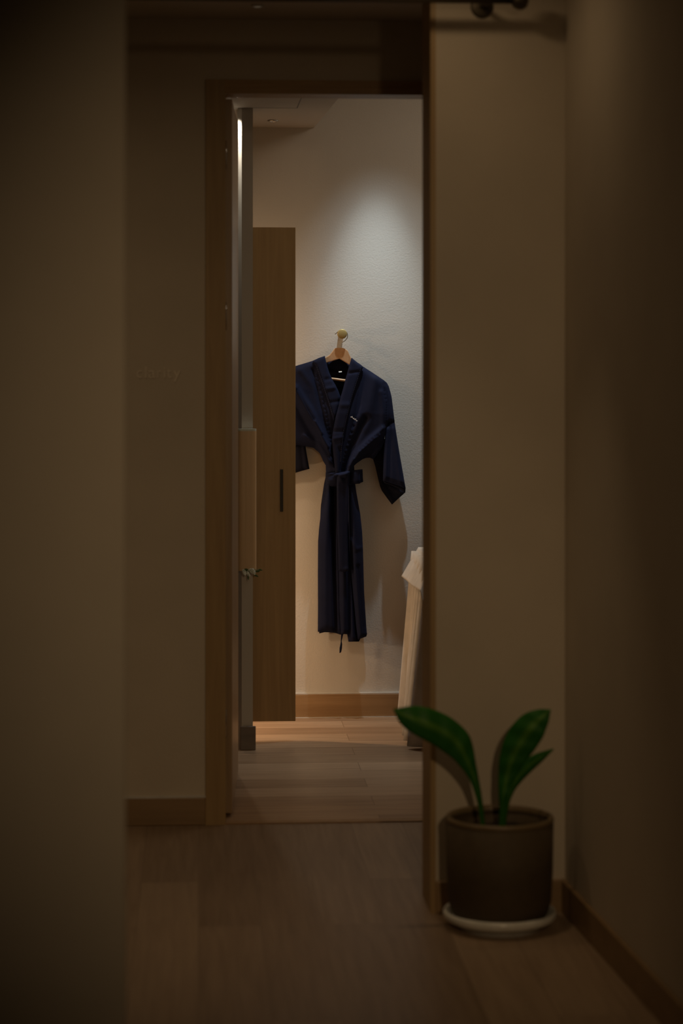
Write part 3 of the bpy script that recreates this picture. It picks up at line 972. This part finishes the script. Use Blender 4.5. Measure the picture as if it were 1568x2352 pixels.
# belt: band round the waist, knot, loop, two tails
bl = bpy.data.objects.new('belt', None)
belt = cloth('belt', [(748, 1087), (760, 1086), (775, 1085), (800, 1083), (813, 1081), (815, 1100), (814.5, 1114), (800, 1116), (780, 1117), (762, 1117.5), (750, 1114), (747.5, 1100)],
             lambda x, y: 0.090 - 0.016 * (abs(x - 781) / 34) ** 3, M_NAVY, robe, 3.2, edge=(3, 0.006), thick=0.012,
             folds=[([(749, 1090), (762, 1087), (776, 1085)], 1.8, 0.004), ([(752, 1094), (766, 1090), (776, 1087)], 1.6, -0.005), ([(750, 1112), (766, 1113), (776, 1113)], 1.6, -0.004), ([(756, 1103), (770, 1103)], 3, 0.003)])
bpy.data.objects.remove(bl)
cloth('loop', [(800, 1082), (815, 1080), (832.4, 1078.3), (833, 1095), (833.8, 1107), (827, 1109.5), (826, 1111), (812, 1112.2), (800, 1112)],
      lambda x, y: 0.088 + 0.010 * math.exp(-((x - 818) / 12) ** 2), M_NAVY, belt, 3, edge=(2.5, 0.008), thick=0.016,
      folds=[([(828, 1080), (829, 1108)], 1.6, -0.006), ([(804, 1086), (803, 1108)], 2, -0.005)])
cloth('tail', [(775, 1088), (800, 1084), (800, 1092), (799, 1120), (799.5, 1160), (798, 1220), (799, 1280), (800, 1312), (788, 1314), (777.5, 1312), (776.5, 1260), (775, 1222), (774, 1170), (773.2, 1125), (773.5, 1100)],
      lambda x, y: lerp(0.108, 0.097, (y - 1090) / 220), M_NAVY, belt, 3.2, edge=(2.2, 0.005), thick=0.006,
      folds=[([(776, 1110), (776, 1310)], 2.2, 0.003), ([(793, 1100), (793, 1300)], 4, -0.003), ([(780, 1096), (784, 1104)], 3, 0.004)])
cloth('knot', [(765, 1092), (772, 1087), (785, 1085), (799, 1081.5), (803, 1082.5), (802, 1090), (798, 1098), (789, 1099), (778, 1098.5), (773, 1095)],
      lambda x, y: 0.116, M_NAVY, belt, 2.6, edge=(3, 0.014), thick=0.012, folds=[([(775, 1086), (777, 1097)], 1.4, -0.007), ([(784, 1090), (800, 1086)], 2.2, 0.003), ([(798, 1084), (800, 1096)], 1.4, -0.004)])
cloth('tail', [(782.5, 1448), (789, 1448), (787.5, 1459), (784.5, 1472), (785.6, 1480), (785, 1490), (783, 1498.5), (779.4, 1500), (779.6, 1489), (782.4, 1475), (783, 1460)],
      lambda x, y: 0.064, M_NAVY, belt, 2.4, edge=(1.6, 0.002), thick=0.005)

# ------------------------------------------------------------------ draped treatment bed, only its corner shows
YB = 8.05
bx0 = at(973, 1400, YB).x
bed = thing('treatment_bed', 'treatment bed draped in white linen at the right edge of the doorway', 'bed', (bx0 + 0.5, YB + 0.3, 0))
bzt = at(975, 1295, YB).z
MB().box(bx0 + 0.07, bx0 + 1.25, YB + 0.05, YB + 0.66, bzt - 0.14, bzt - 0.02).build('mattress', M_LINEN, bed, bevel=0.02)
for lx, ly in ((bx0 + 0.16, YB + 0.14), (bx0 + 0.16, YB + 0.58), (bx0 + 1.18, YB + 0.14), (bx0 + 1.18, YB + 0.58)):
    MB().box(lx - 0.025, lx + 0.025, ly - 0.025, ly + 0.025, 0, bzt - 0.14).build('leg', M_BEDWOOD, bed, bevel=0.004)


def hanging_sheet(name, x_top, x_bot_out, z_top, z_bot, y0, y1, waves, amp, mat, par, hem=0.0, right=1.3):
    """cloth hanging round the bed's left end and front: open rings from top to hem with vertical folds"""
    V, Fc = [], []
    path = []
    nA, nB = 70, 70
    for i in range(nA):
        path.append((0.0, y1 + (y0 - y1) * i / (nA - 1), Vector((-1, 0, 0))))
    for i in range(1, nB):
        path.append((right * i / (nB - 1), y0, Vector((0, -1, 0))))
    rows = 18
    for r in range(rows):
        t = r / (rows - 1)
        z = z_top + (z_bot - z_top) * t
        for k, (dx, yy, nn) in enumerate(path):
            s_ = k / (len(path) - 1)
            wv = math.sin(s_ * waves * 2 * math.pi + 0.7) + 0.5 * math.sin(s_ * waves * 4.3 * math.pi + 2)
            out = (x_top - x_bot_out) * t + amp * (0.15 + t) * wv * 0.5
            corner = math.exp(-((k - nA) / 5.0) ** 2)
            dirn = (nn + Vector((-1, -1, 0)) * 0.5 * corner).normalized() if corner > 0.02 else nn
            zz = z + hem * corner * t * -1
            V.append(Vector((x_top + dx, yy, zz)) + dirn * out)
    m = len(path)
    for r in range(rows - 1):
        for k in range(m - 1):
            Fc.append((r * m + k, r * m + k + 1, (r + 1) * m + k + 1, (r + 1) * m + k))
    n = len(V)
    # top cover
    V.append(Vector((x_top + right * 0.5, (y0 + y1) / 2, z_top + 0.012)))
    for k in range(m - 1):
        Fc.append((k + 1, k, n))
    o = obj(name, V, Fc, mat, par, smooth=True)
    md = o.modifiers.new('solid', 'SOLIDIFY')
    md.thickness = 0.004
    md.offset = 1
    return o


hanging_sheet('sheet', bx0 + 0.03, bx0 + 0.018, bzt - 0.015, 0.012, YB + 0.03, YB + 0.68, 11.0, 0.085, M_LINEN, bed)
tw = hanging_sheet('towel', bx0 + 0.05, bx0 - 0.012, bzt + 0.002, bzt - 0.115, YB + 0.02, YB + 0.69, 1.6, 0.012, M_LINEN, None, hem=0.03)
tw['label'] = 'white towel laid over the top corner of the draped bed'
tw['category'] = 'towel'

# ------------------------------------------------------------------ plant, pot and saucer
pc = onz(1147, 2128, 0)
R0 = 0.139
sc_ = MB().lathe((pc.x, pc.y, 0), [(0.085, 0.0), (0.106, 0.0), (0.108, 0.014), (0.130, 0.019), (0.142, 0.025), (0.1465, 0.034), (0.1455, 0.042), (0.142, 0.046), (0.137, 0.043), (0.128, 0.026), (0.10, 0.022), (0.002, 0.022)], 72, True, True)
so = sc_.build('plant_saucer', M_CERAMIC, smooth=True, loc=(pc.x, pc.y, 0))
tag(so, 'glossy white ceramic saucer under the dark plant pot', 'saucer')
pl = thing('potted_plant', 'green broad leaved plant in a dark taupe pot in the corridor corner', 'plant', (pc.x, pc.y, 0.0225))
ZT = at(1147, 1873, pc.y).z
z0 = 0.0225
prof = [(0.09, z0), (0.114, z0 + 0.003), (0.126, z0 + 0.02), (0.133, z0 + 0.05), (0.137, z0 + 0.12), (R0, ZT - 0.012)]
MB().lathe((pc.x, pc.y, 0), prof + [(R0 - 0.012, ZT - 0.011), (R0 - 0.014, ZT - 0.06), (0.12, z0 + 0.05)], 80, True, False).build('pot', M_POT, pl, smooth=True)
pot = bpy.data.objects['pot']
MB().lathe((pc.x, pc.y, 0), [(R0 - 0.0125, ZT - 0.0125), (R0 + 0.0005, ZT - 0.0122), (R0 + 0.001, ZT - 0.005), (R0 - 0.002, ZT - 0.0005), (R0 - 0.007, ZT + 0.001), (R0 - 0.0115, ZT - 0.001), (R0 - 0.014, ZT - 0.006), (R0 - 0.0145, ZT - 0.0125)], 80, False, False).build('rim', M_POTRIM, pot, smooth=True)
V = []
Fc = []
for i in range(9):
    for k in range(40):
        a = 2 * math.pi * k / 40
        r = (R0 - 0.0142) * i / 8
        V.append((pc.x + r * math.cos(a), pc.y + r * math.sin(a), ZT - 0.045 + random.uniform(-0.004, 0.004) + 0.008 * (1 - i / 8)))
for i in range(8):
    for k in range(40):
        Fc.append((i * 40 + k, i * 40 + (k + 1) % 40, (i + 1) * 40 + (k + 1) % 40, (i + 1) * 40 + k))
obj('soil', V, Fc, M_SOIL, pl, smooth=True)


def leaf(mid, halfw, Yd, par, roll=0.0, cup=0.25, n=7):
    """mid: pixel midrib from the soil to the tip; halfw: half widths (px) at those points; Yd: depth offsets"""
    pts = smooth_path([(m_[0], m_[1], h_, y_) for m_, h_, y_ in zip(mid, halfw, Yd)], n) if False else None
    P3 = smooth_path([at(m_[0], m_[1], pc.y + y_) for m_, y_ in zip(mid, Yd)], n)
    H = [v[0] for v in smooth_path([(h_, 0, 0) for h_ in halfw], n)]
    V, Fc, UV = [], [], []
    cols = 9
    k_ = pc.y / F_PX
    for i, p in enumerate(P3):
        t = (P3[min(i + 1, len(P3) - 1)] - P3[max(i - 1, 0)]).normalized()
        across = t.cross(Vector((0, 1, 0))).normalized()
        across = (Matrix.Rotation(roll, 3, t) @ across)
        nn = across.cross(t).normalized()
        hw_ = max(0.0015, abs(H[i]) * k_)
        for j in range(cols):
            s_ = -1 + 2 * j / (cols - 1)
            V.append(p + across * hw_ * s_ + nn * (cup * hw_ * (abs(s_) ** 1.5) + 0.05 * hw_ * math.sin(i * 0.9 + s_ * 2)))
            UV.append((j / (cols - 1), i / (len(P3) - 1)))
    for i in range(len(P3) - 1):
        for j in range(cols - 1):
            Fc.append((i * cols + j, i * cols + j + 1, (i + 1) * cols + j + 1, (i + 1) * cols + j))
    o = obj('leaf', V, Fc, M_LEAF, par, smooth=True, uvs=UV)
    md = o.modifiers.new('solid', 'SOLIDIFY')
    md.thickness = 0.0025
    return o


leaf([(1110, 1905), (1105, 1860), (1098, 1822), (1088, 1785), (1074, 1750), (1054, 1712), (1020, 1682), (975, 1660), (935, 1645), (903, 1629)],
     [5, 6, 8, 12, 21, 34, 37, 35, 25, 1], [0.02, 0.01, 0, -0.01, -0.02, -0.03, -0.04, -0.05, -0.05, -0.05], pl, roll=0.15)
leaf([(1150, 1905), (1153, 1862), (1156, 1825), (1163, 1785), (1175, 1745), (1195, 1705), (1222, 1668), (1246, 1645), (1264, 1630)],
     [5, 7, 12, 20, 30, 37, 34, 20, 1], [0.02, 0.01, 0, 0, -0.01, -0.02, -0.03, -0.03, -0.03], pl, roll=-0.2)
leaf([(1156, 1905), (1160, 1862), (1168, 1825), (1185, 1790), (1212, 1760), (1242, 1738), (1270, 1720)],
     [4, 6, 9, 15, 17, 11, 1], [0.03, 0.02, 0.02, 0.02, 0.03, 0.04, 0.04], pl, roll=0.3)
